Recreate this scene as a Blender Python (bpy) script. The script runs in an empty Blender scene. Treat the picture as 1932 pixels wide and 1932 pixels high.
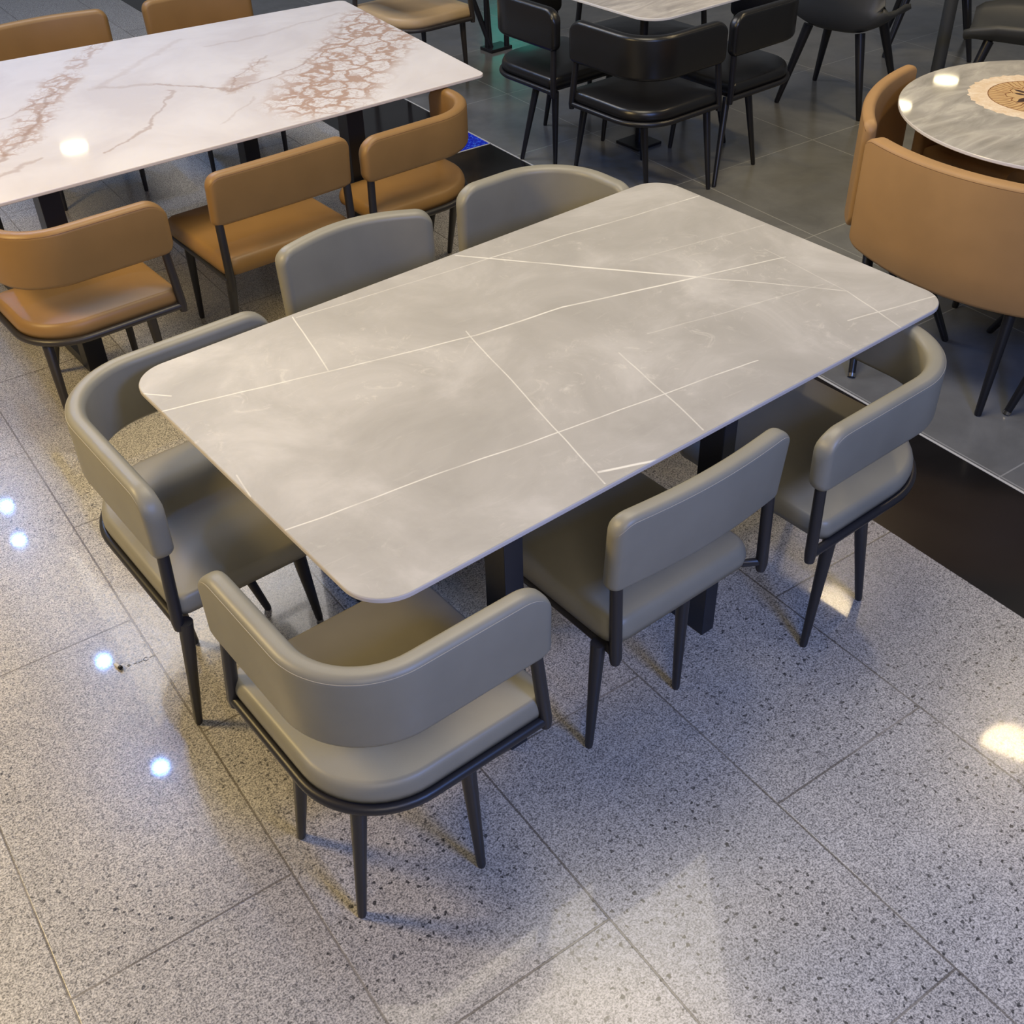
import bpy, bmesh, math, random
from mathutils import Vector, Matrix
random.seed(4)
S = bpy.context.scene
C = S.collection
PI = math.pi

# ---------------------------------------------------------------- camera
cam_d = bpy.data.cameras.new('camera'); cam = bpy.data.objects.new('camera', cam_d); C.objects.link(cam)
right = Vector((0.7782, -0.6275, -0.0244)); down = Vector((-0.4090, -0.4771, -0.7779)); fwd = Vector((0.4765, 0.6153, -0.6280))
up = -down
m = Matrix((right, up, -fwd)).transposed().to_4x4()
m.translation = Vector((-1.67498, -1.96648, 2.25))
cam.matrix_world = m
cam_d.sensor_width = 36; cam_d.lens = 2133.28 / 1932 * 36
cam_d.clip_start = 0.05; cam_d.clip_end = 100
S.camera = cam

# ---------------------------------------------------------------- world, exposure, large lights
S.view_settings.view_transform = 'Standard'
S.view_settings.look = 'None'
S.view_settings.gamma = 1
S.view_settings.exposure = 0.0
w = bpy.data.worlds.new('hall'); S.world = w; w.use_nodes = True
wn = w.node_tree.nodes; wl = w.node_tree.links
bg = wn['Background']; bg.inputs['Color'].default_value = (0.88, 0.92, 1.0, 1); bg.inputs['Strength'].default_value = 0.14

def area(name, loc, target, size, power, color, sy=None):
    d = bpy.data.lights.new(name, 'AREA'); d.energy = power; d.color = color
    d.shape = 'RECTANGLE'; d.size = size; d.size_y = sy or size
    o = bpy.data.objects.new(name, d); C.objects.link(o)
    o.location = loc
    o.rotation_euler = (Vector(target) - Vector(loc)).to_track_quat('-Z', 'Y').to_euler()
    return o
area('light_overhead', (0.5, 0.6, 3.7), (0.2, 0.2, 0), 1.9, 84, (1.0, 0.88, 0.66))
area('light_warm_side', (-2.7, 1.6, 2.6), (-0.7, 0.4, 0.3), 0.7, 74, (1.0, 0.72, 0.30))
area('light_blue_side', (-0.4, -3.2, 2.7), (-0.1, -0.2, 0.3), 0.7, 68, (0.19, 0.36, 1.0))
area('light_front', (-2.4, -3.2, 3.2), (-0.8, -1.0, 0), 1.4, 40, (1.0, 0.86, 0.68))
area('light_back', (0.4, 4.4, 3.5), (0.3, 3.0, 0), 1.6, 58, (1.0, 0.93, 0.86))

# ---------------------------------------------------------------- tagging helpers
def tag(o, label=None, cat=None, group=None, kind=None):
    if label: o['label'] = label
    if cat: o['category'] = cat
    if group: o['group'] = group
    if kind: o['kind'] = kind
    return o
def thing(name, label, cat, loc=(0, 0, 0), rz=0, group=None):
    o = bpy.data.objects.new(name, None); C.objects.link(o); o.empty_display_size = 0.1
    o.location = loc; o.rotation_euler = (0, 0, rz)
    return tag(o, label, cat, group)
def obj(name, bm, mat, parent=None, smooth=True, auto=None):
    me = bpy.data.meshes.new(name)
    bmesh.ops.recalc_face_normals(bm, faces=bm.faces)
    bm.to_mesh(me); bm.free()
    if smooth:
        for p in me.polygons: p.use_smooth = True
    if auto is not None:
        me.set_sharp_from_angle(angle=math.radians(auto))
    o = bpy.data.objects.new(name, me); C.objects.link(o)
    me.materials.append(mat)
    if parent: o.parent = parent
    return o

# ---------------------------------------------------------------- materials
def new_mat(name):
    m = bpy.data.materials.new(name); m.use_nodes = True
    nt = m.node_tree; b = nt.nodes['Principled BSDF']
    return m, nt, b
class G:
    """tiny node-graph helper"""
    def __init__(s, nt): s.nt = nt; s.tc = None
    def n(s, t, **k):
        x = s.nt.nodes.new(t)
        for a, v in k.items(): setattr(x, a, v)
        return x
    def link(s, a, b): s.nt.links.new(a, b)
    def put(s, inp, v):
        if isinstance(v, (int, float, tuple)): inp.default_value = v
        else: s.link(v, inp)
    def math(s, op, a, b=None, c=None, clamp=False):
        x = s.n('ShaderNodeMath', operation=op); x.use_clamp = clamp
        s.put(x.inputs[0], a)
        if b is not None: s.put(x.inputs[1], b)
        if c is not None: s.put(x.inputs[2], c)
        return x.outputs[0]
    def vmath(s, op, a, b=None):
        x = s.n('ShaderNodeVectorMath', operation=op); s.put(x.inputs[0], a)
        if b is not None:
            if op == 'SCALE': s.put(x.inputs['Scale'], b)
            else: s.put(x.inputs[1], b)
        return x.outputs['Value'] if op in ('LENGTH', 'DOT_PRODUCT', 'DISTANCE') else x.outputs[0]
    def obj(s):
        if not s.tc: s.tc = s.n('ShaderNodeTexCoord')
        return s.tc.outputs['Object']
    def noise(s, vec, scale, detail=2, rough=.5, dist=0, color=False):
        x = s.n('ShaderNodeTexNoise'); s.put(x.inputs['Vector'], vec)
        x.inputs['Scale'].default_value = scale; x.inputs['Detail'].default_value = detail
        x.inputs['Roughness'].default_value = rough; x.inputs['Distortion'].default_value = dist
        return x.outputs['Color'] if color else x.outputs['Fac']
    def vor(s, vec, scale, feature='F1', out='Distance', rnd=1, dim='3D'):
        x = s.n('ShaderNodeTexVoronoi', feature=feature, voronoi_dimensions=dim); s.put(x.inputs['Vector'], vec)
        x.inputs['Scale'].default_value = scale; x.inputs['Randomness'].default_value = rnd
        return x.outputs[out]
    def ramp(s, f, stops, interp='LINEAR'):
        x = s.n('ShaderNodeValToRGB'); s.put(x.inputs[0], f); cr = x.color_ramp; cr.interpolation = interp
        while len(cr.elements) < len(stops): cr.elements.new(0.5)
        for e, (p, c) in zip(cr.elements, stops):
            e.position = p; e.color = (c, c, c, 1) if isinstance(c, (int, float)) else (*c, 1)
        return x.outputs[0]
    def mix(s, f, a, b, mode='MIX'):
        x = s.n('ShaderNodeMix', data_type='RGBA', blend_type=mode)
        s.put(x.inputs[0], f)
        for i, v in ((6, a), (7, b)):
            if isinstance(v, tuple) and len(v) == 3: v = (*v, 1)
            s.put(x.inputs[i], v)
        return x.outputs[2]
    def step(s, v, a, b):
        x = s.n('ShaderNodeMapRange'); x.interpolation_type = 'SMOOTHSTEP'; s.put(x.inputs[0], v)
        x.inputs[1].default_value = a; x.inputs[2].default_value = b
        return x.outputs[0]
    def bump(s, b, h, strength, dist=0.001):
        x = s.n('ShaderNodeBump'); x.inputs['Strength'].default_value = strength; x.inputs['Distance'].default_value = dist
        s.put(x.inputs['Height'], h); s.link(x.outputs[0], b.inputs['Normal'])
    def seg(s, vec, a, b2):
        """distance from vec (2D, z zeroed) to segment a-b"""
        a = Vector((a[0], a[1], 0)); d = Vector((b2[0], b2[1], 0)) - a
        pa = s.vmath('SUBTRACT', vec, tuple(a))
        t = s.math('MULTIPLY', s.vmath('DOT_PRODUCT', pa, tuple(d)), 1 / d.length_squared, clamp=True)
        x = s.n('ShaderNodeVectorMath', operation='SCALE'); x.inputs[0].default_value = d; s.link(t, x.inputs['Scale'])
        return s.vmath('LENGTH', s.vmath('SUBTRACT', pa, x.outputs[0])), t

def leather(name, col, rough=0.45, var=0.06, spec=0.4):
    m, nt, b = new_mat(name); g = G(nt)
    n = g.noise(g.obj(), 7, 3)
    dk = tuple(c * (1 - var) for c in col); lt = tuple(min(1, c * (1 + var)) for c in col)
    g.link(g.ramp(n, [(.3, dk), (.7, lt)]), b.inputs['Base Color'])
    b.inputs['Roughness'].default_value = rough; b.inputs['Specular IOR Level'].default_value = spec
    h = g.math('ADD', g.vor(g.obj(), 700), g.math('MULTIPLY', g.noise(g.obj(), 9, 2), 8))
    g.bump(b, h, 0.12, 0.0006)
    return m
def plain(name, col, rough=.4, metal=0, spec=.5, coat=0):
    m, nt, b = new_mat(name)
    b.inputs['Base Color'].default_value = (*col, 1); b.inputs['Roughness'].default_value = rough
    b.inputs['Metallic'].default_value = metal; b.inputs['Specular IOR Level'].default_value = spec
    b.inputs['Coat Weight'].default_value = coat
    g = G(nt); n = g.noise(g.obj(), 60, 2)
    g.bump(b, n, 0.04, 0.0005)
    return m
def emit(name, col, strength):
    m, nt, b = new_mat(name)
    b.inputs['Base Color'].default_value = (*col, 1)
    b.inputs['Emission Color'].default_value = (*col, 1); b.inputs['Emission Strength'].default_value = strength
    return m

GREY = leather('grey_leather', (0.245, 0.230, 0.182), .40)
TAN = leather('tan_leather', (0.275, 0.154, 0.052), .42)
CAMEL = leather('camel_leather', (0.37, 0.215, 0.088), .5)
CREAM = leather('cream_leather', (0.50, 0.36, 0.20), .4)
BLACKL = leather('black_leather', (0.008, 0.008, 0.009), .30, .05, .6)
GSEAM = plain('grey_thread', (0.34, 0.31, 0.25), .6)
TSEAM = plain('tan_thread', (0.17, 0.08, 0.025), .6)
BSEAM = plain('black_thread', (0.02, 0.02, 0.02), .6)
METAL = plain('dark_powder_coat', (0.019, 0.018, 0.021), .40)
BROWNM = plain('brown_powder_coat', (0.030, 0.025, 0.024), .4)
BLACKM = plain('black_powder_coat', (0.010, 0.010, 0.013), .35)
BLUELITM = plain('table_frame_coat', (0.012, 0.014, 0.022), .32)  # blue tint of the light put into the dark frame colour
SHELL = plain('charcoal_plastic', (0.050, 0.053, 0.055), .5)
CHROME = plain('brushed_steel', (0.45, 0.43, 0.40), .25, 1)
GLIDE = plain('white_plastic', (0.7, 0.7, 0.72), .3)
EDGE = plain('tabletop_edge', (0.62, 0.57, 0.54), .3)

# grey stone tabletop with fine white veins
def grey_stone():
    m, nt, b = new_mat('grey_sintered_stone'); g = G(nt)
    v = g.vmath('MULTIPLY', g.obj(), (1, 1, 0))
    cloud = g.noise(v, 3.0, 6, .62, .6)
    c1 = g.ramp(cloud, [(.30, (.325, .308, .275)), (.50, (.385, .365, .330)), (.70, (.49, .468, .43))])
    fine = g.noise(v, 14, 8, .72, 1.4)
    patch = g.noise(v, 2.3, 3, .5)
    k = g.math('MULTIPLY', g.step(fine, .54, .70), g.step(patch, .44, .62))
    c2 = g.mix(g.math('MULTIPLY', k, .55), c1, (.62, .59, .52))
    scr = g.noise(g.vmath('MULTIPLY', v, (9, 60, 1)), 1, 4, .6, .8)
    c2 = g.mix(g.math('MULTIPLY', g.step(scr, .6, .72), .12), c2, (.62, .59, .53))
    wob = g.vmath('SCALE', g.vmath('SUBTRACT', g.noise(v, 3.0, 2, .5, 0, True), (.5, .5, .5)), .022)
    vv = g.vmath('MULTIPLY', g.vmath('ADD', v, wob), (1, 1, 0))
    L = [((-.943,.465),(-.89,.40),.0016,.8), ((-.942,.353),(-.533,.244),.0018,.8), ((-.533,.244),(-.142,.139),.0018,.75),
         ((-.142,.139),(.121,.104),.0022,.9), ((.121,.104),(.529,-.019),.0024,1), ((.529,-.019),(.799,-.096),.0016,.8),
         ((-.462,.545),(-.53,.248),.0014,.8), ((-.455,.534),(.15,.469),.0016,.45), ((.15,.469),(.929,.365),.0018,.7),
         ((.093,.548),(.267,.319),.0022,.9), ((.267,.319),(.523,-.014),.0028,1), ((.523,-.014),(.768,-.347),.0016,.6),
         ((-.152,.173),(-.322,-.55),.0014,.7), ((-.937,-.233),(-.274,-.334),.0016,.8), ((-.274,-.334),(.312,-.427),.0015,.75),
         ((.079,-.172),(-.013,-.546),.0015,.6), ((-.304,-.51),(-.158,-.571),.0028,1), ((.768,-.347),(.713,-.561),.0016,.6),
         ((.639,-.449),(.937,-.517),.0018,.6), ((.793,-.021),(.768,-.347),.0012,.35), ((-.92,.007),(-.935,-.081),.0014,.6), ((.45,.18),(.92,.09),.0014,.3), ((.2,-.15),(.75,-.28),.0014,.3)]
    acc = None
    for a, b2, wd, s_ in L:
        d, t = g.seg(vv, a, b2)
        k = g.math('MULTIPLY', g.math('SUBTRACT', 1.0, g.step(d, wd * .6, wd * 1.9)), s_)
        acc = k if acc is None else g.math('MAXIMUM', acc, k)
    br = g.step(g.noise(v, 9, 3), .30, .55)
    acc = g.math('MULTIPLY', acc, g.math('MULTIPLY_ADD', br, .55, .45))
    c3 = g.mix(g.math('MULTIPLY', acc, .85), c2, (.80, .77, .68))
    g.link(c3, b.inputs['Base Color'])
    b.inputs['Roughness'].default_value = .42; b.inputs['Specular IOR Level'].default_value = .45
    g.bump(b, g.noise(v, 240, 3), .06, .0005)
    return m
STONE = grey_stone()

# white marble with brown veins
def white_marble():
    m, nt, b = new_mat('white_marble'); g = G(nt)
    v = g.vmath('MULTIPLY', g.obj(), (1, 1, 0))
    wob = g.vmath('SCALE', g.vmath('SUBTRACT', g.noise(v, 5.0, 4, .6, 0, True), (.5, .5, .5)), .16)
    vv = g.vmath('MULTIPLY', g.vmath('ADD', v, wob), (1, 1, 0))
    base = g.ramp(g.noise(v, 2.2, 4, .6, .5), [(.35, (.67, .63, .625)), (.6, (.76, .725, .715))])
    # brecciated zones: (a, b, radius, strength)
    Z = [((.50,1.98),(1.30,2.72),.27,1.), ((-.60,2.30),(-.15,2.95),.10,.75), ((-.15,2.95),(.2,3.35),.06,.6), ((.33,2.34),(.55,2.55),.08,.5)]
    mask = None
    for a, b2, r, s_ in Z:
        d, t = g.seg(vv, a, b2)
        k = g.math('MULTIPLY', g.math('SUBTRACT', 1.0, g.step(d, r * .45, r)), s_)
        mask = k if mask is None else g.math('MAXIMUM', mask, k)
    wob2 = g.vmath('SCALE', g.vmath('SUBTRACT', g.noise(v, 14.0, 3, .6, 0, True), (.5, .5, .5)), .10)
    cell = g.vor(g.vmath('ADD', v, wob2), 9.0, 'DISTANCE_TO_EDGE')
    cell2 = g.vor(g.vmath('ADD', v, wob2), 24, 'DISTANCE_TO_EDGE')
    thick = g.math('MULTIPLY_ADD', g.noise(v, 8, 3), .16, -.02)
    net = g.math('SUBTRACT', 1.0, g.step(g.math('SUBTRACT', cell, thick), -.02, .06))
    net2 = g.math('MULTIPLY', g.math('SUBTRACT', 1.0, g.step(cell2, .02, .12)), .5)
    net = g.math('MULTIPLY', g.math('MAXIMUM', net, net2), mask)
    c = g.mix(g.math('MULTIPLY', net, .80), base, (.40, .235, .15))
    V = [((-.683,2.188),(-.473,2.444),.008,.8), ((-.473,2.444),(-.226,2.814),.006,.7), ((-.534,2.612),(-.267,2.766),.004,.5),
         ((-.084,2.724),(.108,2.589),.010,.4), ((.108,2.589),(.302,2.321),.006,.7), ((.302,2.321),(.493,2.317),.005,.7), ((.493,2.317),(.804,2.497),.006,.7),
         ((.804,2.497),(1.121,2.786),.007,.5), ((-.353,2.018),(-.081,2.232),.006,.7), ((-.081,2.232),(.111,2.499),.005,.6), ((.302,2.321),(.413,2.483),.004,.6),
         ((.413,2.483),(.633,2.609),.004,.5), ((.10,2.0),(.32,2.18),.005,.3), ((-.1,2.72),(.45,3.1),.012,.25), ((-.75,2.05),(-.55,2.15),.008,.6), ((.5,2.9),(1.2,2.95),.008,.3)]
    acc = None
    for a, b2, wd, s_ in V:
        d, t = g.seg(vv, a, b2)
        k = g.math('MULTIPLY', g.math('SUBTRACT', 1.0, g.step(d, wd * .3, wd * 2.2)), s_)
        acc = k if acc is None else g.math('MAXIMUM', acc, k)
    c = g.mix(g.math('MULTIPLY', acc, .7), c, (.36, .24, .18))
    g.link(c, b.inputs['Base Color'])
    b.inputs['Roughness'].default_value = .045; b.inputs['Specular IOR Level'].default_value = .5
    return m
MARBLE = white_marble()
def grey_marble(name, base=(.40, .38, .34), ctr=None):
    m, nt, b = new_mat(name); g = G(nt)
    v = g.vmath('MULTIPLY', g.obj(), (1, 1, 0))
    st = g.noise(g.vmath('MULTIPLY', g.vmath('ADD', v, (0, 0, 0)), (3.0, 11, 1)), 1.0, 6, .6, 1.2)
    lo = tuple(c * .74 for c in base); hi = tuple(min(1, c * 1.35) for c in base)
    c = g.ramp(st, [(.32, lo), (.5, base), (.66, hi)])
    g.link(c, b.inputs['Base Color']); b.inputs['Roughness'].default_value = .04
    return m
RMARB = grey_marble('grey_polished_marble')
WMARB = grey_marble('pale_polished_marble', (.52, .49, .46))

# floor materials; object space = tile units (1 unit = one tile width)
def terrazzo():
    m, nt, b = new_mat('terrazzo_tiles'); g = G(nt)
    o = g.obj(); v = g.vmath('MULTIPLY', o, (1, 1, 0))
    sx = g.n('ShaderNodeSeparateXYZ'); g.link(o, sx.inputs[0]); U, V = sx.outputs[0], sx.outputs[1]
    row = g.math('FLOOR', U)
    par = g.math('MODULO', g.math('ADD', row, 100.0), 2.0)          # 0 even, 1 odd
    off = g.math('SUBTRACT', 1.0, par)
    vs = g.math('DIVIDE', g.math('SUBTRACT', V, off), 2.0)
    fu = g.math('SUBTRACT', g.math('FRACT', g.math('ADD', U, .5)), .5)
    du = g.math('ABSOLUTE', fu)
    dv = g.math('MULTIPLY', g.math('ABSOLUTE', g.math('SUBTRACT', g.math('FRACT', g.math('ADD', vs, .5)), .5)), 2.0)
    dj = g.math('MINIMUM', du, dv)
    tid = g.n('ShaderNodeCombineXYZ'); g.link(row, tid.inputs[0]); g.link(g.math('FLOOR', vs), tid.inputs[1])
    wn_ = g.n('ShaderNodeTexWhiteNoise'); g.link(tid.outputs[0], wn_.inputs[0])
    # chips
    grain = g.noise(v, 120, 2, .6)
    col = g.ramp(grain, [(.38, (.085, .082, .080)), (.47, (.345, .326, .300)), (.57, (.64, .602, .55))])
    cells = g.vor(v, 84, 'F1', 'Color', dim='2D')
    cs = g.n('ShaderNodeSeparateColor'); g.link(cells, cs.inputs[0])
    col = g.mix(.42, col, g.ramp(cs.outputs[0], [(0, (.15, .145, .14)), (.5, (.38, .36, .335)), (1, (.66, .625, .57))]))
    # scattered black chips
    bd = g.vor(g.vmath('ADD', v, g.vmath('SCALE', g.noise(v, 40, 1, .5, 0, True), .03)), 22, 'F1', dim='2D')
    bc = g.vor(g.vmath('ADD', v, g.vmath('SCALE', g.noise(v, 40, 1, .5, 0, True), .03)), 22, 'F1', 'Color', dim='2D')
    bs = g.n('ShaderNodeSeparateColor'); g.link(bc, bs.inputs[0])
    chips = g.math('MULTIPLY', g.math('SUBTRACT', 1.0, g.step(bd, .13, .19)), g.math('GREATER_THAN', bs.outputs[1], .66))
    zone = g.step(g.math('ADD', g.noise(v, .9, 2), g.math('MULTIPLY', V, -.04)), .20, .50)
    chips = g.math('MULTIPLY', chips, g.math('MULTIPLY_ADD', zone, .85, .15))
    col = g.mix(g.math('MULTIPLY', chips, .88), col, (.018, .018, .022))
    sp = g.vor(v, 46, 'F1', dim='2D'); bc2 = g.vor(v, 46, 'F1', 'Color', dim='2D'); b2 = g.n('ShaderNodeSeparateColor'); g.link(bc2, b2.inputs[0])
    k2 = g.math('MULTIPLY', g.math('SUBTRACT', 1.0, g.step(sp, .16, .30)), g.math('GREATER_THAN', b2.outputs[0], .74))
    col = g.mix(g.math('MULTIPLY', k2, .6), col, (.10, .10, .11))
    # broad cloud and per-tile tone
    cl = g.math('MULTIPLY_ADD', g.noise(v, 1.6, 5, .6), .34, .83)
    tt = g.math('MULTIPLY_ADD', wn_.outputs[0], .10, .95)
    gm = g.n('ShaderNodeCombineXYZ'); mm = g.math('MULTIPLY', cl, tt)
    for i in range(3): g.link(mm, gm.inputs[i])
    col = g.mix(1.0, col, gm.outputs[0], 'MULTIPLY')
    joint = g.math('SUBTRACT', 1.0, g.step(dj, .0038, .0068))
    jc = g.ramp(g.noise(v, 1.3, 3), [(.45, (.10, .085, .07)), (.66, (.26, .235, .20))])
    col = g.mix(g.math('MULTIPLY', joint, .8), col, jc)
    g.link(col, b.inputs['Base Color'])
    b.inputs['Roughness'].default_value = .36; b.inputs['Specular IOR Level'].default_value = .5
    g.put(b.inputs['Roughness'], g.math('MULTIPLY_ADD', grain, .16, .19))
    b.inputs['Coat Weight'].default_value = .25; b.inputs['Coat Roughness'].default_value = .045
    g.bump(b, g.math('SUBTRACT', g.math('MULTIPLY', grain, .25), joint), .25, .002)
    return m
def polished(name, base, u0, v0, su, sv, grout=(.42, .41, .39), gw=.006, rough=.16):
    m, nt, b = new_mat(name); g = G(nt)
    o = g.obj(); v = g.vmath('MULTIPLY', o, (1, 1, 0))
    sx = g.n('ShaderNodeSeparateXYZ'); g.link(o, sx.inputs[0])
    d = []
    for out, c0, s_ in ((sx.outputs[0], u0, su), (sx.outputs[1], v0, sv)):
        q = g.math('DIVIDE', g.math('SUBTRACT', out, c0), s_)
        d.append(g.math('MULTIPLY', g.math('ABSOLUTE', g.math('SUBTRACT', g.math('FRACT', g.math('ADD', q, .5)), .5)), s_))
    dj = g.math('MINIMUM', d[0], d[1])
    n = g.noise(v, 1.8, 6, .6, .4)
    lo = tuple(c * .85 for c in base); hi = tuple(c * 1.18 for c in base)
    col = g.ramp(n, [(.35, lo), (.65, hi)])
    joint = g.math('SUBTRACT', 1.0, g.step(dj, gw * .5, gw))
    col = g.mix(g.math('MULTIPLY', joint, .85), col, grout)
    g.link(col, b.inputs['Base Color']); b.inputs['Roughness'].default_value = rough
    g.bump(b, g.math('SUBTRACT', g.math('MULTIPLY', g.noise(v, 3, 2), .2), joint), .15, .002)
    return m
TERR = terrazzo()
GTILE = polished('grey_polished_tile', (.145, .146, .146), 5.93, 2.95, 1.64, 1.56, (.30, .30, .29), .007, .20)
BTILE = polished('black_polished_tile', (.012, .011, .011), 2.0, 9.62, 40, 60, (.30, .30, .30), .010, .14)
GROUT = plain('white_grout', (.50, .49, .47), .7)
def glitter():
    m, nt, b = new_mat('blue_glitter_tile'); g = G(nt)
    v = g.obj(); c = g.vor(v, 60, 'F1', 'Color'); s_ = g.n('ShaderNodeSeparateColor'); g.link(c, s_.inputs[0])
    g.link(g.ramp(s_.outputs[0], [(0, (.002, .010, .42)), (.8, (.008, .035, .75)), (.95, (.05, .22, 1.0))]), b.inputs['Base Color'])
    b.inputs['Roughness'].default_value = .2
    return m
BLUET = glitter()

# ---------------------------------------------------------------- geometry helpers
def add_tube(bm, pts, rad, n=12, caps=True):
    """tube along pts with radius rad (scalar or list)"""
    pts = [Vector(p) for p in pts]; k = len(pts)
    rad = rad if isinstance(rad, (list, tuple)) else [rad] * k
    rings = []; ref = None
    for i, p in enumerate(pts):
        t = (pts[min(i + 1, k - 1)] - pts[max(i - 1, 0)]).normalized()
        if ref is None:
            ref = Vector((0, 0, 1)) if abs(t.z) < .9 else Vector((1, 0, 0))
        a = (ref - t * ref.dot(t)).normalized(); ref = a
        b = t.cross(a)
        rings.append([bm.verts.new(p + (a * math.cos(2 * PI * j / n) + b * math.sin(2 * PI * j / n)) * rad[i]) for j in range(n)])
    for r0, r1 in zip(rings, rings[1:]):
        for j in range(n): bm.faces.new((r0[j], r0[(j + 1) % n], r1[(j + 1) % n], r1[j]))
    if caps:
        bm.faces.new(rings[0][::-1]); bm.faces.new(rings[-1])
def tube(pts, rad, n=12):
    bm = bmesh.new(); add_tube(bm, pts, rad, n); return bm
def add_box(bm, lo, hi, bev=0.0):
    r = bmesh.ops.create_cube(bm, size=1)
    lo, hi = Vector(lo), Vector(hi)
    for v in r['verts']:
        v.co = Vector([(lo[i] + hi[i]) / 2 + v.co[i] * (hi[i] - lo[i]) for i in range(3)])
    if bev:
        es = list({e for v in r['verts'] for e in v.link_edges})
        bmesh.ops.bevel(bm, geom=es, offset=bev, segments=2, affect='EDGES', profile=.5)
def box(lo, hi, bev=0.0):
    bm = bmesh.new(); add_box(bm, lo, hi, bev); return bm
def round_poly(corners, radii, seg=10):
    out = []; n = len(corners)
    for i in range(n):
        p = Vector((*corners[i], 0)); a = Vector((*corners[i - 1], 0)); b = Vector((*corners[(i + 1) % n], 0)); r = radii[i]
        da = (a - p).normalized(); db = (b - p).normalized()
        if r <= 0: out.append((p.x, p.y)); continue
        ang = da.angle(db) / 2; L = r / math.tan(ang)
        cdir = (da + db).normalized(); c = p + cdir * (r / math.sin(ang))
        s = p + da * L - c; e = p + db * L - c
        a0 = math.atan2(s.y, s.x); a1 = math.atan2(e.y, e.x); d = (a1 - a0 + PI) % (2 * PI) - PI
        for k in range(seg + 1):
            t = a0 + d * k / seg; out.append((c.x + r * math.cos(t), c.y + r * math.sin(t)))
    return out
def slab(poly, rings):
    """rings: list of (inset, z). Closed prism of stacked inset outlines."""
    n = len(poly); P = [Vector((x, y, 0)) for x, y in poly]
    area2 = sum(P[i].x * P[(i + 1) % n].y - P[(i + 1) % n].x * P[i].y for i in range(n)); sg = 1 if area2 > 0 else -1
    nor = []
    for i in range(n):
        t = (P[(i + 1) % n] - P[i - 1]).normalized(); nor.append(Vector((-t.y, t.x, 0)) * sg)
    bm = bmesh.new(); R = []
    for ins, z in rings:
        R.append([bm.verts.new(P[i] + nor[i] * ins + Vector((0, 0, z))) for i in range(n)])
    for r0, r1 in zip(R, R[1:]):
        for j in range(n): bm.faces.new((r0[j], r0[(j + 1) % n], r1[(j + 1) % n], r1[j]))
    bm.faces.new(R[0][::-1]); bm.faces.new(R[-1])
    return bm
def cushion(poly, z0, z1, puff=.012, edge=.022):
    """padded seat: slab with rounded rim and gently domed top"""
    n = len(poly); cx = sum(p[0] for p in poly) / n; cy = sum(p[1] for p in poly) / n
    bm = bmesh.new(); R = []
    def ring(ins, z):
        vs = []
        for x, y in poly:
            d = Vector((x - cx, y - cy)); L = d.length; q = d * ((L - ins) / L)
            vs.append(bm.verts.new((cx + q.x, cy + q.y, z)))
        R.append(vs)
    H = z1 - z0
    ring(.02, z0); ring(.004, z0 + .002); ring(0, z0 + H * .3)
    for k in range(1, 7):
        a = k / 6 * PI / 2; ring(edge * (1 - math.cos(a)), z0 + H * .3 + (H * .7 - puff) * math.sin(a))
    Lm = min(.20, .6 * min(math.hypot(x - cx, y - cy) for x, y in poly))
    for k in range(1, 7):
        f = k / 7; ins = edge + (Lm) * f
        ring(ins, z1 - puff + puff * math.sin(f * PI / 2))
    for r0, r1 in zip(R, R[1:]):
        for j in range(n): bm.faces.new((r0[j], r0[(j + 1) % n], r1[(j + 1) % n], r1[j]))
    bm.faces.new(R[0][::-1])
    cv = bm.verts.new((cx, cy, z1))
    r = R[-1]
    for j in range(n): bm.faces.new((r[j], r[(j + 1) % n], cv))
    return bm
def resample(pts, step=.012):
    P = [Vector((x, y)) for x, y in pts]; L = [0]
    for a, b in zip(P, P[1:]): L.append(L[-1] + (b - a).length)
    T = L[-1]; n = max(8, int(T / step)); out = []; i = 0
    ss = [T * k / n for k in range(n + 1)]
    ex = [.001, .003, .006, .010, .015, .021, .028]
    ss = sorted(set([round(s, 5) for s in ss if .03 < s < T - .03] + [0, T] + ex + [T - e for e in ex]))
    for s in ss:
        while i < len(L) - 2 and L[i + 1] < s: i += 1
        f = (s - L[i]) / max(1e-9, L[i + 1] - L[i]); out.append((P[i].lerp(P[i + 1], min(1, max(0, f))), s))
    return out, T
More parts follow.
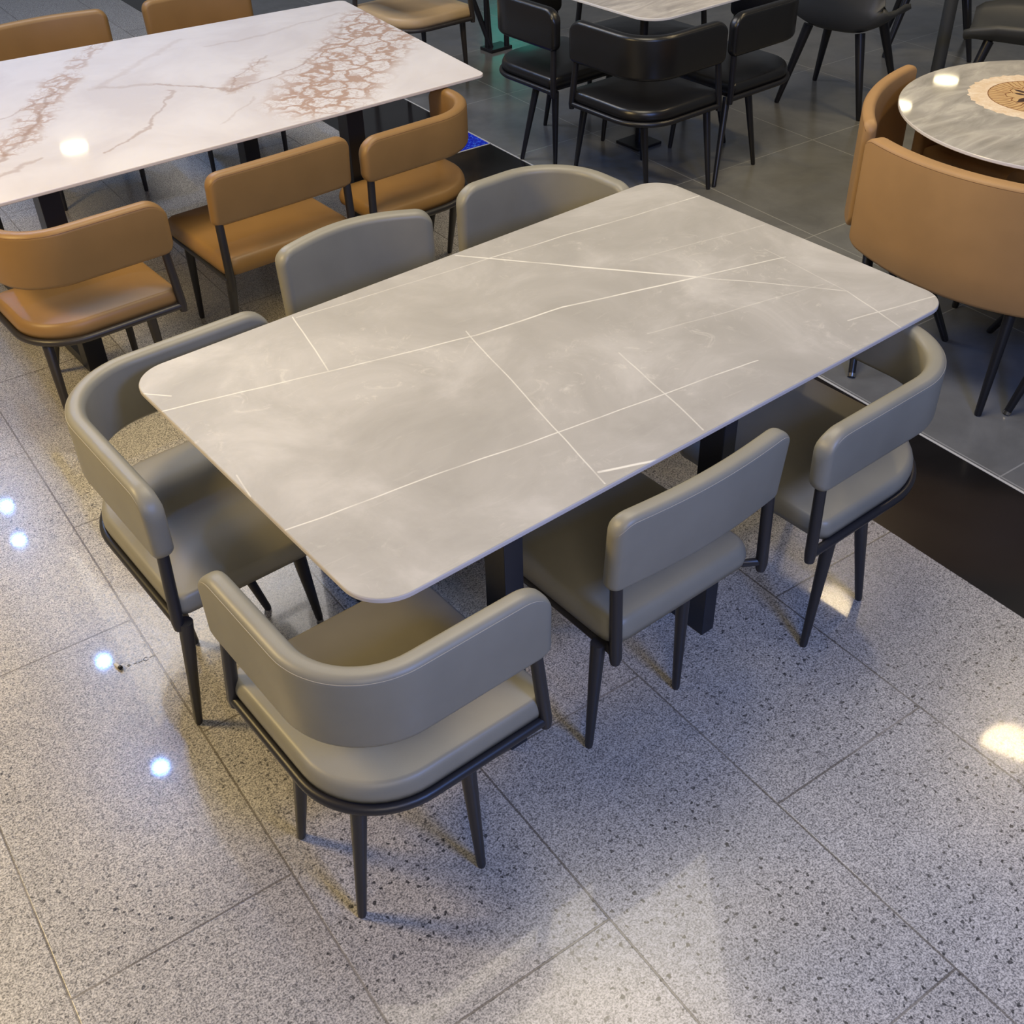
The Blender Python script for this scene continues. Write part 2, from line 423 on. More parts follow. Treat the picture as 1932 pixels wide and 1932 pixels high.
def band(path, zb, zt, th=.046, rt=.075, rb=.04, lean=0.0, crown=0.0, side=1, flare=0.0, rc=.019):
    """padded backrest swept along a plan path; left of travel (times side) is the inner face.
    returns (band bmesh, seam bmesh)"""
    st, T = resample(path)
    bm = bmesh.new(); R = []; seam = []
    n = len(st)
    for i, (p, s) in enumerate(st):
        a = st[max(0, i - 1)][0]; b = st[min(n - 1, i + 1)][0]; t = (b - a).normalized(); nn = Vector((-t.y, t.x)) * side
        d = min(s, T - s)
        def drop(r): return 0 if d >= r else r - math.sqrt(max(0, r * r - (r - d) ** 2))
        e = .022; f = 1 if d >= e else max(.10, math.sqrt(max(0, 1 - (1 - d / e) ** 2)))
        top = zt - drop(rt) + crown * math.sin(PI * s / T); bot = zb + drop(rb) + flare * (1 - math.sin(PI * s / T))
        h = th / 2 * f; r = min(rc, h * .95)
        vs = []
        for (qx, qz, a0) in ((h - r, top - r, 0), (-h + r, top - r, PI / 2), (-h + r, bot + r, PI), (h - r, bot + r, 3 * PI / 2)):
            for k in range(6):
                an = a0 + k / 5 * PI / 2
                x = qx + r * math.cos(an); z = qz + r * math.sin(an)
                zz = (z - zb) / (zt - zb)
                bulge = .004 * math.sin(PI * min(1, max(0, zz))) * (1 if x > 0 else -1) * f
                off = x + bulge - lean * zz
                q = p + nn * (off); vs.append(bm.verts.new((q.x, q.y, z)))
        R.append(vs)
        zz = (top - .014 - zb) / (zt - zb)
        if d > .004:
            q = p + nn * (-h - .0008 - lean * zz + (r * .10)); seam.append((q.x, q.y, top - .012))
    m_ = len(R[0])
    for r0, r1 in zip(R, R[1:]):
        for j in range(m_): bm.faces.new((r0[j], r0[(j + 1) % m_], r1[(j + 1) % m_], r1[j]))
    bm.faces.new(R[0][::-1]); bm.faces.new(R[-1])
    return bm, tube(seam, .0012, 6)
def L_path(S1, S2, r, off=0):
    """plan path hugging the corner (0,0): from (off,S1) round the corner to (S2,off)"""
    pts = [(off, S1)]; c = r
    for k in range(17):
        a = PI + k / 16 * PI / 2; rr = r - off
        pts.append((c + rr * math.cos(a), c + rr * math.sin(a)))
    pts.append((S2, off)); return pts
def leg(parent, top, foot, mat, r0=.0185, r1=.0105, glide=None):
    t = Vector(top); f_ = Vector((foot[0], foot[1], 0))
    d = (t - f_)
    o = obj('leg', tube([f_ + d * k for k in (0, .02, .25, .5, .75, 1)], [r1 * .85, r1, r1 + (r0 - r1) * .25, r1 + (r0 - r1) * .5, r1 + (r0 - r1) * .78, r0], 14), mat, parent, auto=40)
    if glide:
        obj('glide', tube([f_ + d * .004, f_ + d * .03], [r1 * 1.12, r1 * 1.14], 14), glide, o, auto=40)
    return o

ZB, ZT, ZR = .565, .758, .372
def corner_chair(O, rz, label, legs, group=None, leather_=GREY, seam_=GSEAM, metal=METAL, S1=.52, S2=.52, seatS=.53, r=.20, zt=ZT, name='corner_chair', cat='chair', sr=.19, crown=0, zb=None, seatT=None):
    """local corner at the origin, arms along +x and +y; legs: list of (top xy, foot xy)"""
    t = thing(name, label, cat, (O[0], O[1], 0), rz, group)
    th = .048; zb = zb or ZB
    b, s_ = band(L_path(S1, S2, r, th / 2), zb, zt, th, crown=crown)
    bo = obj('backrest', b, leather_, t, auto=60); obj('seam', s_, seam_, bo)
    sT = seatT or seatS
    poly = round_poly([(.012, .012), (seatS, .012), (seatS, sT), (.012, sT)], [sr, .035, .05, .035], 12)
    obj('seat', cushion(poly, ZR + .008, ZR + .075), leather_, t)
    obj('seat_pan', slab(round_poly([(.03, .03), (seatS - .02, .03), (seatS - .02, sT - .02), (.03, sT - .02)], [sr * .9, .03, .04, .03], 8), [(0, ZR - .006), (0, ZR + .012)]), metal, t, smooth=False)
    rail = L_path(S1 - .015, S2 - .015, sr + .012, .010)
    pts, T = resample(rail, .02)
    obj('frame_rail', tube([(p.x, p.y, ZR) for p, s in pts], .0125, 12), metal, t, auto=50)
    for (x, y), (x2, y2) in (((.010, S1 - .02), (th / 2, S1 - .034)), ((S2 - .02, .010), (S2 - .034, th / 2))):
        obj('post', tube([(x, y, ZR - .022), (x, y, ZR), (x * .6 + x2 * .4, y * .6 + y2 * .4, ZR + .08), (x2, y2, ZB + .012), (x2, y2, ZB + .03)], [.0125, .0150, .0150, .0145, .0145], 14), metal, t, auto=50)
    for a in legs:
        leg(t, (*a[0], ZR - .004), a[1], metal)
    return t
def side_chair(loc, rz, label, legs, group=None, leather_=GREY, seam_=GSEAM, metal=METAL, W=.53, D=.50, zt=ZT, curve=.02, crown=0, zb=ZB, sx=None):
    """straight-backed chair: origin at the middle of the back edge on the floor, faces +y"""
    t = thing('side_chair', label, 'chair', (loc[0], loc[1], 0), rz, group)
    h = W / 2; th = .050
    path = [(-h + W * k / 16, th / 2 - curve * math.sin(PI * k / 16)) for k in range(17)]
    b, s_ = band(path, zb, zt, th, rt=.05, rb=.025, crown=crown, lean=.015)
    bo = obj('backrest', b, leather_, t, auto=60); obj('seam', s_, seam_, bo)
    x0, x1 = sx or (-h + .012, h - .012)
    poly = round_poly([(x0, .0), (x1, .0), (x1, D), (x0, D)], [.05, .05, .03, .03], 8)
    obj('seat', cushion(poly, ZR + .002, ZR + .075, .010, .03), leather_, t)
    obj('seat_pan', box((x0 + .03, .035, ZR - .012), (x1 - .03, D - .03, ZR + .01)), metal, t, smooth=False)
    for sx in (-1, 1):
        x = sx * (h - .022); xr = x0 + .012 if sx < 0 else x1 - .012
        obj('post', tube([(x, .004, ZR - .05), (x, .004, ZR - .03), (x, .012, ZB + .0), (x, .018, ZB + .03)], [.012, .0155, .0150, .0145], 14), metal, t, auto=50)
        obj('side_rail', tube([(x, .004, ZR - .022), (xr, .03, ZR - .018), (xr, D - .03, ZR - .008)], .0115, 12), metal, t, auto=50)
    for a in legs:
        leg(t, (*a[0], ZR - .004), a[1], metal)
    return t

# ================================================================ THE SETTING: floor
TS = .513145; TR = -.066319; TO = Vector((-1.786689, -1.959062, 0))
def floor_piece(name, poly, mat, z=0.0, thick=.02):
    bm = bmesh.new()
    top = [bm.verts.new((u, v, z / TS)) for u, v in poly]; bot = [bm.verts.new((u, v, (z - thick) / TS)) for u, v in poly]
    bm.faces.new(top); bm.faces.new(bot[::-1])
    n = len(poly)
    for i in range(n): bm.faces.new((top[i], bot[i], bot[(i + 1) % n], top[(i + 1) % n]))
    o = obj(name, bm, mat, None, smooth=False)
    o.location = TO; o.rotation_euler = (0, 0, TR); o.scale = (TS, TS, TS)
    return tag(o, kind='structure')
VS = 6.35
floor_piece('floor', [(-9, -8), (4.955, -8), (4.955, VS), (5.50, VS), (5.50, 26), (-9, 26)], TERR)
floor_piece('trim_1', [(4.955, -8), (5.90, -8), (5.90, VS), (6.57, VS), (6.57, 9.62), (6.14, 9.62), (6.14, 10.25), (6.57, 10.25), (6.57, 26), (5.50, 26), (5.50, VS), (4.955, VS)], BTILE)
floor_piece('floor', [(5.90, -8), (24, -8), (24, 26), (6.57, 26), (6.57, VS), (5.90, VS)], GTILE)
floor_piece('trim_5', [(6.14, 9.62), (6.57, 9.62), (6.57, 10.25), (6.14, 10.25)], BLUET)
def strip(name, a, b, wd):
    a = Vector(a); b = Vector(b); d = (b - a).normalized(); n = Vector((-d.y, d.x)) * wd / 2
    return floor_piece(name, [tuple(a + n), tuple(b + n), tuple(b - n), tuple(a - n)][::-1], GROUT, .0012, .003)
strip('trim_2', (5.90, -8), (5.90, VS), .018)
strip('trim_3', (6.57, VS), (6.57, 26), .018)
strip('trim_4', (6.14, 9.62), (6.57, 9.62), .018)

bm = bmesh.new()
for k in range(14): add_box(bm, (-4.5 + k * 1.1, -6, 3.90), (-4.46 + k * 1.1, 11, 3.98))
for k in range(4): add_box(bm, (-4.6, -5.5 + k * 5.2, 3.98), (10, -5.44 + k * 5.2, 4.04))
tag(obj('ceiling', bm, BLACKM, None, smooth=False), kind='structure')

# ================================================================ TABLES
def loop_leg(parent, x, y0, y1, mat, w_=.052, t_=.030, zt=.715, lean=0.0):
    """closed rectangular frame leg: two uprights, foot bar and top bar"""
    f_ = obj('leg_frame', box((x - w_ / 2, y0, 0), (x + w_ / 2, y0 + .075, zt), .002), mat, parent, smooth=False)
    obj('upright', box((x - w_ / 2, y1 - .075, 0), (x + w_ / 2, y1, zt), .002), mat, f_, smooth=False)
    obj('foot_bar', box((x - w_ / 2, y0 + .075, 0), (x + w_ / 2, y1 - .075, .045), .002), mat, f_, smooth=False)
    obj('top_bar', box((x - w_ / 2, y0 + .075, zt - .04), (x + w_ / 2, y1 - .075, zt), .002), mat, f_, smooth=False)
def tabletop(name, poly, mat, parent, zt=.75, th=.013, edge=EDGE):
    o = obj(name, slab(poly, [(.0015, zt - th), (0, zt - th + .002), (0, zt - .003), (.0010, zt - .0008), (.0028, zt)]), mat, parent, auto=14)
    o.data.materials.append(edge)
    for p in o.data.polygons:
        if abs(p.normal.z) < .9 or p.normal.z < 0: p.material_index = 1
    return o

tg = thing('dining_table', 'grey stone-topped rectangular dining table with rounded corners and white veins, in the centre', 'table', (0, 0, 0))
cs = [(-.936, -.562), (.936, -.562), (.936, .562), (-.936, .562)]
tabletop('tabletop', round_poly(cs, [.10, .085, .10, .10], 14), STONE, tg)
loop_leg(tg, -.542, -.505, .42, BLUELITM)
loop_leg(tg, .112, -.53, .42, BLUELITM, .046)
obj('underframe', box((-.515, -.30, .690), (.088, .30, .7365), .002), BLUELITM, tg, smooth=False)

tw = thing('dining_table', 'large rectangular table with glossy white marble top and brown veins, upper left', 'table', (0, 0, 0))
wpoly = round_poly([(-.86, 1.855), (1.165, 1.785), (1.335, 3.14), (-.70, 3.42)], [.04, .035, .04, .04], 8)
tabletop('tabletop', wpoly, MARBLE, tw, edge=plain('marble_edge', (.70, .62, .56), .25))
loop_leg(tw, -.62, 1.93, 2.95, BLACKM, .075)
loop_leg(tw, .60, 1.90, 2.95, BLACKM, .075)
obj('underframe', box((-.58, 2.2, .690), (.56, 2.6, .7365), .002), BLACKM, tw, smooth=False)

tb = thing('dining_table', 'small square table with pale marble top between the black chairs, cut by top edge', 'table', (0, 0, 0))
tabletop('tabletop', round_poly([(2.16, 1.83), (2.92, 1.83), (2.92, 2.62), (2.16, 2.62)], [.13] * 4, 10), WMARB, tb, edge=plain('pale_edge', (.75, .74, .74), .3))
obj('post', tube([(2.485, 2.215, .01), (2.485, 2.215, .737)], .021, 14), BLACKM, tb, auto=40)
obj('base_plate', box((2.40, 2.13, 0), (2.57, 2.30, .014), .003), BLACKM, tb, smooth=False)

# round table with printed medallion
RC = (2.455, -.005); RR = .59
def circ(cx, cy, r, n=96): return [(cx + r * math.cos(2 * PI * k / n), cy + r * math.sin(2 * PI * k / n)) for k in range(n)]
tr_ = thing('round_table', 'round grey marble table with printed flower medallion, at the right edge', 'table', (RC[0], RC[1], 0))
tabletop('tabletop', circ(0, 0, RR), RMARB, tr_, edge=plain('round_edge', (.74, .71, .68), .2))
obj('pedestal', tube([(0, 0, .02), (0, 0, .735)], .038, 20), CHROME, tr_, auto=40)
obj('base_disc', slab(circ(0, 0, .15, 40), [(0, 0), (0, .012), (.02, .022)]), BLACKM, tr_, auto=40)
MX, MY = .060, .150     # medallion centre on the top
def medallion():
    m, nt, b = new_mat('medallion_ring'); g = G(nt); v = g.obj()
    n = g.noise(v, 26, 4, .7)
    g.link(g.ramp(n, [(.40, (.80, .62, .42)), (.55, (.86, .71, .54)), (.62, (.90, .78, .62))]), b.inputs['Base Color']); b.inputs['Roughness'].default_value = .15
    return m
def wavy(cx, cy, r, amp, k_, n=180):
    out = []
    for k in range(n):
        a = 2 * PI * k / n; rr = r + amp * math.sin(k_ * a) + amp * .8 * math.sin(k_ * 1.7 * a + 1) 
        out.append((cx + rr * math.cos(a), cy + rr * math.sin(a)))
    return out
med = obj('medallion', slab(wavy(MX, MY, .250, .0035, 31), [(0, .7495), (0, .7506)]), medallion(), tr_, smooth=False)
INK = plain('dark_ink', (.07, .035, .02), .3); BRN = plain('brown_ink', (.30, .13, .04), .3); SAND = plain('sand_print', (.62, .42, .20), .15); PALE = plain('pale_print', (.85, .74, .56), .15)
obj('inner_disc', slab(circ(MX, MY, .180, 72), [(0, .7500), (0, .7509)]), SAND, med, smooth=False)
def flat_line(bm, pts, wd, z):
    for a, b in zip(pts, pts[1:]):
        a = Vector(a); b = Vector(b); d = (b - a).normalized(); n = Vector((-d.y, d.x)) * wd / 2
        q = [a + n - d * wd * .3, b + n + d * wd * .3, b - n + d * wd * .3, a - n - d * wd * .3]
        lo_ = [bm.verts.new((p.x, p.y, z)) for p in q]; hi_ = [bm.verts.new((p.x, p.y, z + .0004)) for p in q]
        bm.faces.new(lo_); bm.faces.new(hi_[::-1])
        for i in range(4): bm.faces.new((lo_[i], lo_[(i + 1) % 4], hi_[(i + 1) % 4], hi_[i]))
bm = bmesh.new()
rnd = random.Random(5)
def pol(r, a): return (MX + r * math.cos(a), MY + r * math.sin(a))
flat_line(bm, [pol(.179, 2 * PI * k / 60) for k in range(61)], .0035, .7509)
for i in range(10):
    a0 = 2 * PI * i / 10; r1 = .085 + .018 * rnd.random(); a1 = a0 + .63
    flat_line(bm, [pol(r1, a0), pol(r1 + .016, a0 + .2), pol(r1 + .012, a0 + .42), pol(.092, a1)], .0040, .7509)
    flat_line(bm, [pol(r1, a0), pol(.125, a0 + .06), pol(.178, a0 - .03)], .0040, .7509)
    for j in range(1, 5):
        a = a0 + .63 * j / 5; flat_line(bm, [pol(.112 + .01 * (j % 2), a), pol(.14, a + .02), pol(.177, a - .01)], .0026, .7509)
obj('line_print', bm, BRN, med, smooth=False)
def leaf_poly(c, a, L, w_):
    out = []
    for k in range(13):
        t = k / 12; out.append((t * L, w_ * math.sin(PI * t) ** .8))
    for k in range(11, 0, -1):
        t = k / 12; out.append((t * L, -w_ * math.sin(PI * t) ** .8))
    return [(c[0] + x * math.cos(a) - y * math.sin(a), c[1] + x * math.sin(a) + y * math.cos(a)) for x, y in out]
for i in range(11):
    a = 2 * PI * i / 11 + .3; L_ = .045 + .03 * rnd.random()
    obj('leaf_print', slab(leaf_poly(pol(.045, a), a + rnd.uniform(-.6, .6), L_, .009), [(0, .7509), (0, .7514)]), INK, med, smooth=False)
for i in range(6):
    a = 2 * PI * i / 6
    obj('petal_print', slab(leaf_poly(pol(.006, a), a, .040, .012), [(0, .7509), (0, .7513)]), PALE, med, smooth=False)

# ================================================================ GREY CHAIRS ROUND THE CENTRAL TABLE
GG = 'grey leather chairs around the central table'
corner_chair((-1.140, -.735), 0, 'grey wrap-around corner chair nearest the camera, its curved back facing the viewer',
    [((.045, .275), (.034, .35)), ((.075, .095), (.032, .086)), ((.305, .035), (.312, .017)), ((.40, .42), (.40, .42))], GG)
corner_chair((-1.128, .680), -PI / 2, 'grey wrap-around corner chair at the left end of the stone table',
    [((.618, .026), (.590, -.004)), ((.575, .36), (.46, .44)), ((.43, .06), (.316, .123)), ((.31, .25), (.330, .347))], GG, S1=.645, S2=.632, seatS=.617, seatT=.52, r=.24, sr=.21, zt=.75)
corner_chair((.800, -.755), PI / 2, 'grey wrap-around corner chair at the right near corner, over the black floor band',
    [((.035, .475), (.020, .528)), ((.03, .36), (.039, .263)), ((.42, .44), (.42, .44)), ((.44, .06), (.43, .07))], GG, S1=.61, S2=.54, seatS=.545, zt=.732, r=.23, sr=.24)
side_chair((-.130, -.672), 0, 'grey straight-backed chair in the middle of the near long side of the stone table',
    [((-.268, .045), (-.280, .054)), ((.03, .06), (.026, .052)), ((.195, .50), (.19, .50)), ((-.2, .50), (-.2, .50))], GG, D=.56, W=.545, zb=.545, sx=(-.262, .212))
side_chair((-.045, .885), PI - .10, 'grey chair with low arched back behind the stone table, far side middle',
    [((-.20, .05), (-.2, .03)), ((.2, .05), (.2, .03)), ((.2, .42), (.2, .42)), ((-.2, .42), (-.2, .42))], GG, W=.525, curve=.05, crown=.015, zb=.47, D=.42)
corner_chair((.830, .945), PI, 'grey rounded-back chair at the far right corner of the stone table, below the black chairs',
    [((.06, .35), (.06, .35)), ((.09, .09), (.09, .09)), ((.38, .06), (.38, .06)), ((.38, .38), (.38, .38))], GG, S1=.40, S2=.455, r=.25, sr=.22, seatS=.44, zt=.757, crown=.0, zb=.48)

# ================================================================ BROWN CHAIRS AT THE WHITE MARBLE TABLE
GB = 'tan leather chairs around the white marble table'
corner_chair((-.925, 1.500), 0, 'tan leather wrap-around corner chair at the left edge, near corner of the white marble table',
    [((.07, .10), (.035, -.05)), ((.20, .36), (.17, .53)), ((.42, .06), (.45, .10)), ((.42, .34), (.44, .38))], GB, TAN, TSEAM, BROWNM, S1=.52, S2=.545, seatT=.41)
side_chair((.085, 1.575), 0, 'tan leather straight-backed chair in the middle of the near side of the white marble table',
    [((-.262, .008), (-.235, .12)), ((.23, .02), (.23, .06)), ((.22, .45), (.22, .47)), ((-.22, .45), (-.22, .47))], GB, TAN, TSEAM, METAL, W=.57, D=.52, curve=.005)
corner_chair((.995, 1.540), PI / 2, 'tan leather wrap-around corner chair at the right end of the white marble table',
    [((.10, .12), (.31, .02)), ((.06, .42), (.10, .42)), ((.29, .30), (.28, .30)), ((.29, .08), (.36, .10))], GB, TAN, TSEAM, METAL, S1=.59, S2=.36, seatT=.54, seatS=.345, zt=.732, r=.23, sr=.24)
side_chair((.10, 3.85), PI - .12, 'tan leather chair behind the white marble table, at the top left corner of the picture',
    [((-.2, .05), (-.2, .03)), ((.2, .05), (.2, .03)), ((.2, .42), (.2, .42)), ((-.2, .42), (-.2, .42))], GB, TAN, TSEAM, METAL, W=.60, curve=.04)
side_chair((.85, 3.76), PI - .12, 'tan leather chair behind the white marble table, second from the left at the top',
    [((-.2, .05), (-.2, .03)), ((.2, .05), (.2, .03)), ((.2, .42), (.2, .42)), ((-.2, .42), (-.2, .42))], GB, TAN, TSEAM, METAL, W=.56, curve=.02)

# cream chair by the far right corner of the marble table
corner_chair((1.93, 3.55), 0, 'cream-tan leather chair with dark legs standing beyond the far right corner of the marble table',
    [((.07, .09), (.07, .09)), ((.06, .44), (.06, .44)), ((.46, .06), (.50, .09)), ((.44, .44), (.46, .46))], None, CREAM, TSEAM, BROWNM)

# ================================================================ BLACK CHAIRS
GK = 'black leather chairs around the small square table'
def sq(a=.06, b=.44): return [((a + .02, a + .02), (a, a)), ((a, b), (a, b)), ((b, a), (b, a)), ((b, b), (b, b))]
corner_chair((1.90, 1.60), 0, 'black leather wrap-around chair nearest the camera, at the corner of the small square table',
    [((.10, .10), (.16, .12)), ((.05, .45), (.13, .60)), ((.46, .05), (.42, -.04)), ((.46, .46), (.44, .44))], GK, BLACKL, BSEAM, BLACKM)
corner_chair((1.93, 2.81), -PI / 2, 'black leather chair on the left side of the small square table',
    [((.36, .06), (.35, -.04)), ((.52, .04), (.52, .04)), ((.10, .40), (.06, .36)), ((.46, .46), (.44, .44))], GK, BLACKL, BSEAM, BLACKM, S1=.5, S2=.56)
corner_chair((3.04, 1.62), PI / 2, 'black leather chair on the right side of the small square table',
    [((.05, .37), (.0, .33)), ((.05, .52), (-.06, .68)), ((.35, .28), (.30, .22)), ((.46, .40), (.44, .48))], GK, BLACKL, BSEAM, BLACKM, S1=.56, S2=.5)
corner_chair((3.10, 2.86), PI, 'black leather chair behind the small square table, mostly hidden by it', sq(), GK, BLACKL, BSEAM, BLACKM)

# ================================================================ CAMEL TUB CHAIRS AT THE ROUND TABLE
GC = 'camel leather tub chairs around the round table'
def tub_chair(cx, cy, r, a0, a1, label, feet, zb=.350, zt=.782, th=.060, glides=(0,), rt=.06, rin=.5):
    am = math.radians((a0 + a1) / 2)
    t = thing('tub_chair', label, 'chair', (cx + r * math.cos(am), cy + r * math.sin(am), 0), 0, GC)
    ox, oy = t.location.x, t.location.y
    n = 40
    path = [(cx + (r - th / 2) * math.cos(math.radians(a0 + (a1 - a0) * k / n)) - ox, cy + (r - th / 2) * math.sin(math.radians(a0 + (a1 - a0) * k / n)) - oy) for k in range(n + 1)]
    b, s_ = band(path, zb, zt, th, rt=rt, rb=.06, side=1, flare=.03, rc=.016)
    bo = obj('backrest', b, CAMEL, t, auto=60); obj('seam', s_, TSEAM, bo)
    # wedge seat
    ri = r - th + .005; A = [math.radians(a0 + 6 + (a1 - a0 - 9) * k / 20) for k in range(21)]
    poly = [(cx + ri * math.cos(a) - ox, cy + ri * math.sin(a) - oy) for a in A]
    inner = [(cx + rin * math.cos(a) - ox, cy + rin * math.sin(a) - oy) for a in A[::-1]]
    obj('seat', cushion(poly + inner, .40, .465, .01, .02), CAMEL, t)
    obj('seat_pan', slab([(x * .9 + .1 * (cx - ox) * .55, y * .9 + .1 * (cy - oy) * .55) for x, y in poly + inner], [(0, .375), (0, .405)]), BLACKM, t, smooth=False)
    for i, (tp, ft) in enumerate(feet):
        leg(t, (tp[0] - ox, tp[1] - oy, .385), (ft[0] - ox, ft[1] - oy), BLACKM, .021, .013, CHROME if i in glides else None)
tub_chair(2.47, -.04, .868, 157, 250, 'camel leather tub chair in front of the round table, broad back facing the camera',
    [((1.72, -.36), (1.60, -.40)), ((1.84, -.50), (1.68, -.46)), ((1.85, .12), (1.95, -.03)), ((2.2, -.30), (2.13, -.1))], glides=(1,), rin=.34)
tub_chair(2.465, -.325, .985, 92, 136, 'camel leather tub chair on the left of the round table, beside the front one',
    [((1.74, .24), (1.47, .04)), ((2.0, .34), (2.07, .30)), ((2.25, .1), (2.2, .1)), ((2.35, .40), (2.35, .45))], th=.046, rin=.62, rt=.04)

tub_chair(2.455, -.005, .600, -30, 91, 'camel leather tub chair added under the far side of the round table to darken the gap, nearly hidden',  # extra chair, added so the space beneath the tabletop looks dark
    [((2.95, .10), (2.98, .10)), ((2.56, .50), (2.56, .52)), ((2.80, .10), (2.78, .10)), ((2.58, .38), (2.58, .36))], th=.045, rin=.17, rt=.03, zt=.722, glides=())

# ================================================================ CHARCOAL SHELL CHAIRS, BACKGROUND
GS = 'charcoal plastic shell chairs in the background'
def shell_chair(x, y, rz, label, W=.56):
    t = thing('shell_chair', label, 'chair', (x, y, 0), rz, GS)
    # swept bucket: rows from front lip over seat and up the back, faces +y
    prof = [(.24, .425, .80), (.20, .435, .90), (.08, .43, .96), (-.06, .425, 1.0), (-.16, .435, 1.0), (-.225, .475, .98), (-.26, .56, .94), (-.275, .66, .88), (-.285, .76, .80), (-.288, .80, .62)]
    bm = bmesh.new(); R = []
    for off in (0, 1):
        for (py, pz, ww) in prof:
            row = []
            for k in range(17):
                q = -1 + 2 * k / 16; px = q * W / 2 * ww
                lift = (.11 if pz < .5 else .0) * abs(q) ** 3.2 * (1 - max(0, (py - .05)) * 2.5)
                wrap = (.13 if pz >= .5 else .05) * abs(q) ** 2.6 * min(1, (pz - .40) * 5)
                z = pz + lift; yy = py + wrap
                if off: z -= .024 if pz < .5 else .004; yy -= .022 if pz >= .45 else .0
                row.append(bm.verts.new((px * (1 + off * .03), yy, z)))
            R.append(row)
    h = len(prof)
    for s0 in (0, h):
        for i in range(h - 1):
            for k in range(16): bm.faces.new((R[s0 + i][k], R[s0 + i][k + 1], R[s0 + i + 1][k + 1], R[s0 + i + 1][k]))
    for i in range(h - 1):
        for k in (0, 16): bm.faces.new((R[i][k], R[i + 1][k], R[h + i + 1][k], R[h + i][k]))
    for i in (0, h - 1):
        for k in range(16): bm.faces.new((R[i][k], R[i][k + 1], R[h + i][k + 1], R[h + i][k]))
    obj('shell', bm, SHELL, t)
    for sx in (-1, 1):
        for sy in (-1, 1):
            leg(t, (sx * .15, sy * .14 - .02, .42), (sx * .25, sy * .23), BLACKM, .027, .014)
shell_chair(3.76, 1.94, -1.36, 'charcoal shell chair with four black legs, left of the dark pole at the top right')
shell_chair(4.19, 1.19, .45, 'charcoal shell chair at the top right corner, right of the dark pole')
shell_chair(4.90, 2.15, 2.2, 'charcoal shell chair behind the dark pole, mostly cut off by the top edge')
tp = thing('pedestal_table', 'dark round pedestal table whose grey pole stands between the charcoal shell chairs', 'table', (4.28, 1.66, 0))
obj('tabletop', slab(circ(0, 0, .20, 64), [(.002, .742), (0, .745), (0, .762), (.003, .765)]), SHELL, tp, auto=40)
obj('pole', tube([(0, 0, .02), (0, 0, .74)], [.036, .036], 20), SHELL, tp, auto=40)
obj('base_disc', slab(circ(0, 0, .13, 40), [(0, 0), (0, .012), (.02, .022)]), BLACKM, tp, auto=40)

# folding stand with crossed black legs
tx = thing('folding_stand', 'black folding stand with crossed legs, left of the black chairs at the top edge', 'stand', (2.92, 4.02, 0))
for k, (a, b2) in enumerate((((-.20, .18, .74), (-.02, -.02, 0)), ((-.02, .02, .74), (-.04, .0, 0)), ((.07, -.06, .74), (.07, -.06, 0)), ((.16, .30, .74), (.02, .05, 0)))):
    obj('leg', tube([a, b2], .017, 10), BLACKM, tx, auto=40)
obj('foot_plate', box((-.07, -.08, 0), (.10, .04, .02), .003), BLACKM, tx, smooth=False)
obj('shelf', box((-.26, -.14, .735), (.26, .36, .76), .004), BLACKM, tx, smooth=False)

# ================================================================ LITTER ON THE FLOOR

pt = thing('marker_stub', 'tiny white and black stub lying on the terrazzo left of the corner chairs', 'litter', (-1.2115, .4105, .0058), -1.35)
obj('barrel', tube([(-.014, 0, 0), (.004, 0, 0)], .0055, 12), GLIDE, pt, auto=40)
obj('cap', tube([(.004, 0, 0), (.011, 0, 0)], .0060, 12), BLACKM, pt, auto=40)
bm = bmesh.new()
def arc(cx, cy, r, a0, a1, n=8): return [(cx + r * math.cos(a0 + (a1 - a0) * k / n), cy + r * math.sin(a0 + (a1 - a0) * k / n)) for k in range(n + 1)]
flat_line(bm, arc(.0, .0, .0035, 0, 2 * PI), .002, .0002)
flat_line(bm, [(.012, .003), (.014, -.003), (.017, .001), (.020, -.003), (.022, .003)], .0018, .0002)
flat_line(bm, [(.026, .003), (.028, -.003), (.031, .001), (.034, -.003), (.036, .003)], .0018, .0002)
flat_line(bm, arc(.047, .001, .0065, 1.0, 5.6), .0020, .0002)
flat_line(bm, [(.058, .001), (.066, .004), (.072, .001)], .0014, .0002)
mk = obj('ink_marks', bm, BLACKM, None, smooth=False); mk.location = (-1.187, .401, 0); mk.rotation_euler = (0, 0, -.19)
tag(mk, 'small black scribbled marks on the terrazzo beside the tiny stub', 'marks')

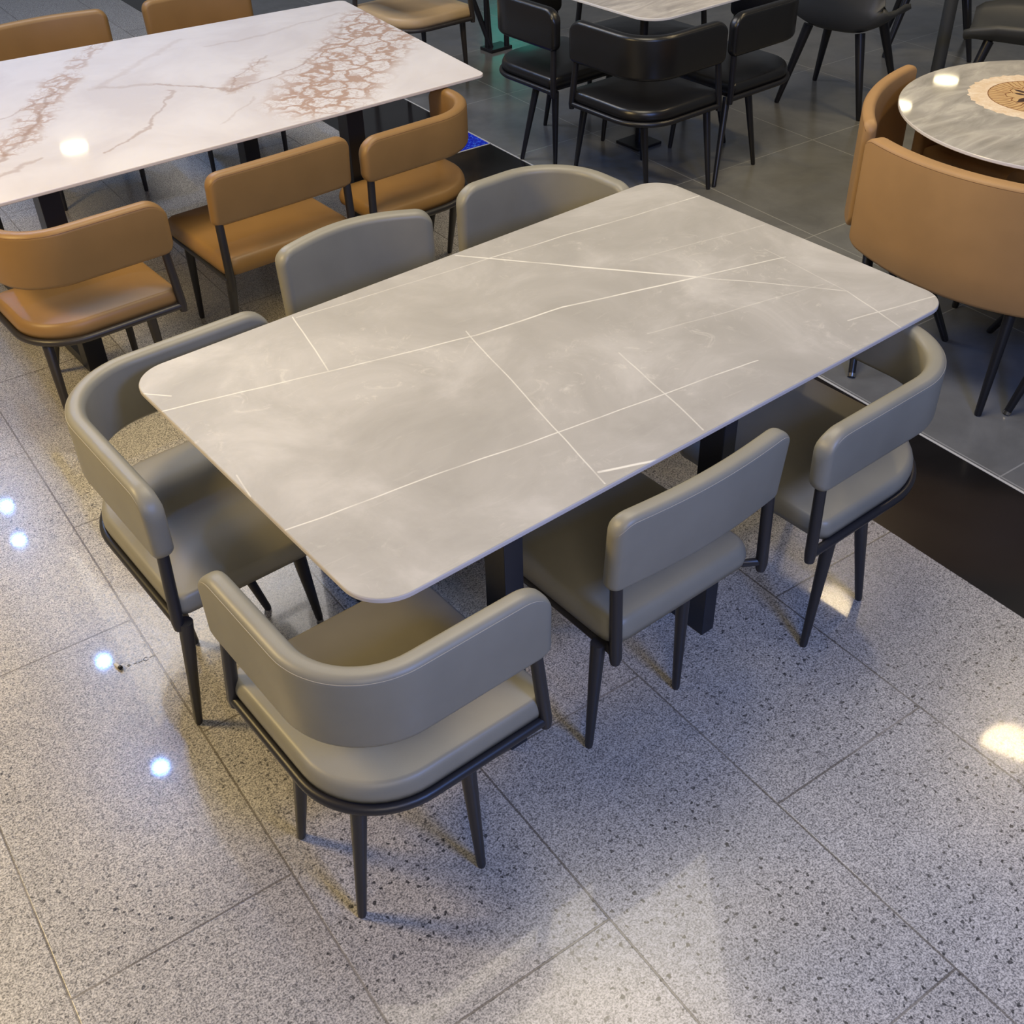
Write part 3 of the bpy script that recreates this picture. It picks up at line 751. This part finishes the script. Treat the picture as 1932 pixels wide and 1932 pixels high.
tl = thing('added_teal_light_box', 'unseen teal light box on a post, added for its reflection in the grey floor', 'added light', (4.93, 6.38, 0), -.67)  # unseen glowing panel, added so its teal reflection lands on the grey tiles
obj('post', tube([(0, .03, 0), (0, .03, .60)], .03, 12), BLACKM, tl, auto=40)
obj('box', box((-.22, 0, .56), (.22, .07, 1.16), .006), SHELL, tl, smooth=False)
obj('panel', box((-.20, -.006, .58), (.20, .001, 1.14)), emit('teal_glow', (.02, .60, .46), 1.0), tl, smooth=False)

# ================================================================ LAMPS OF THE HALL (above the picture)
def downlight(x, y, z, r, col, strength, label, group, power=None, cone=None):
    t = thing('downlight', label, 'ceiling lamp', (x, y, z), 0, group)
    obj('housing', slab(circ(0, 0, r * 1.25, 32), [(0, .012), (0, .10), (.01, .11)]), BLACKM, t, auto=40)
    obj('lens', slab(circ(0, 0, r, 32), [(0, 0), (0, .012)]), emit('lens_glow', col, strength), t, smooth=False)
    obj('stem', tube([(0, 0, .10), (0, 0, 3.9 - z)], .012, 8), BLACKM, t)
    if power:
        d = bpy.data.lights.new('spot', 'SPOT'); d.energy = power; d.color = col; d.spot_size = math.radians(cone or 60); d.spot_blend = .5; d.shadow_soft_size = r
        o = bpy.data.objects.new('spot_source', d); C.objects.link(o); o.parent = t; o.location = (0, 0, -.02)
BL = (.16, .40, 1.0)
for i, (x, y) in enumerate([(-.491, 6.173), (-.568, 5.688), (-.586, 4.031), (-.680, 2.939)]):
    downlight(x, y, 3.3, .045, BL, 620, 'small cold blue ceiling downlight mirrored in the polished floor', 'cold blue downlights')
for i, (x, y) in enumerate([(3.5275, 1.1923), (3.3642, -.3166)]):
    downlight(x, y, 3.3, .16, (1, .78, .45), 8, 'warm ceiling downlight above the round table side', 'warm downlights', 110, 110)
for i, (x, y) in enumerate([(1.713, 9.196), (9.43, 4.67), (8.443, 4.54)]):
    downlight(x, y, 3.3, .125, (1, .85, .55), 14, 'warm ceiling downlight mirrored in a polished tabletop', 'warm downlights mirrored in tabletops')
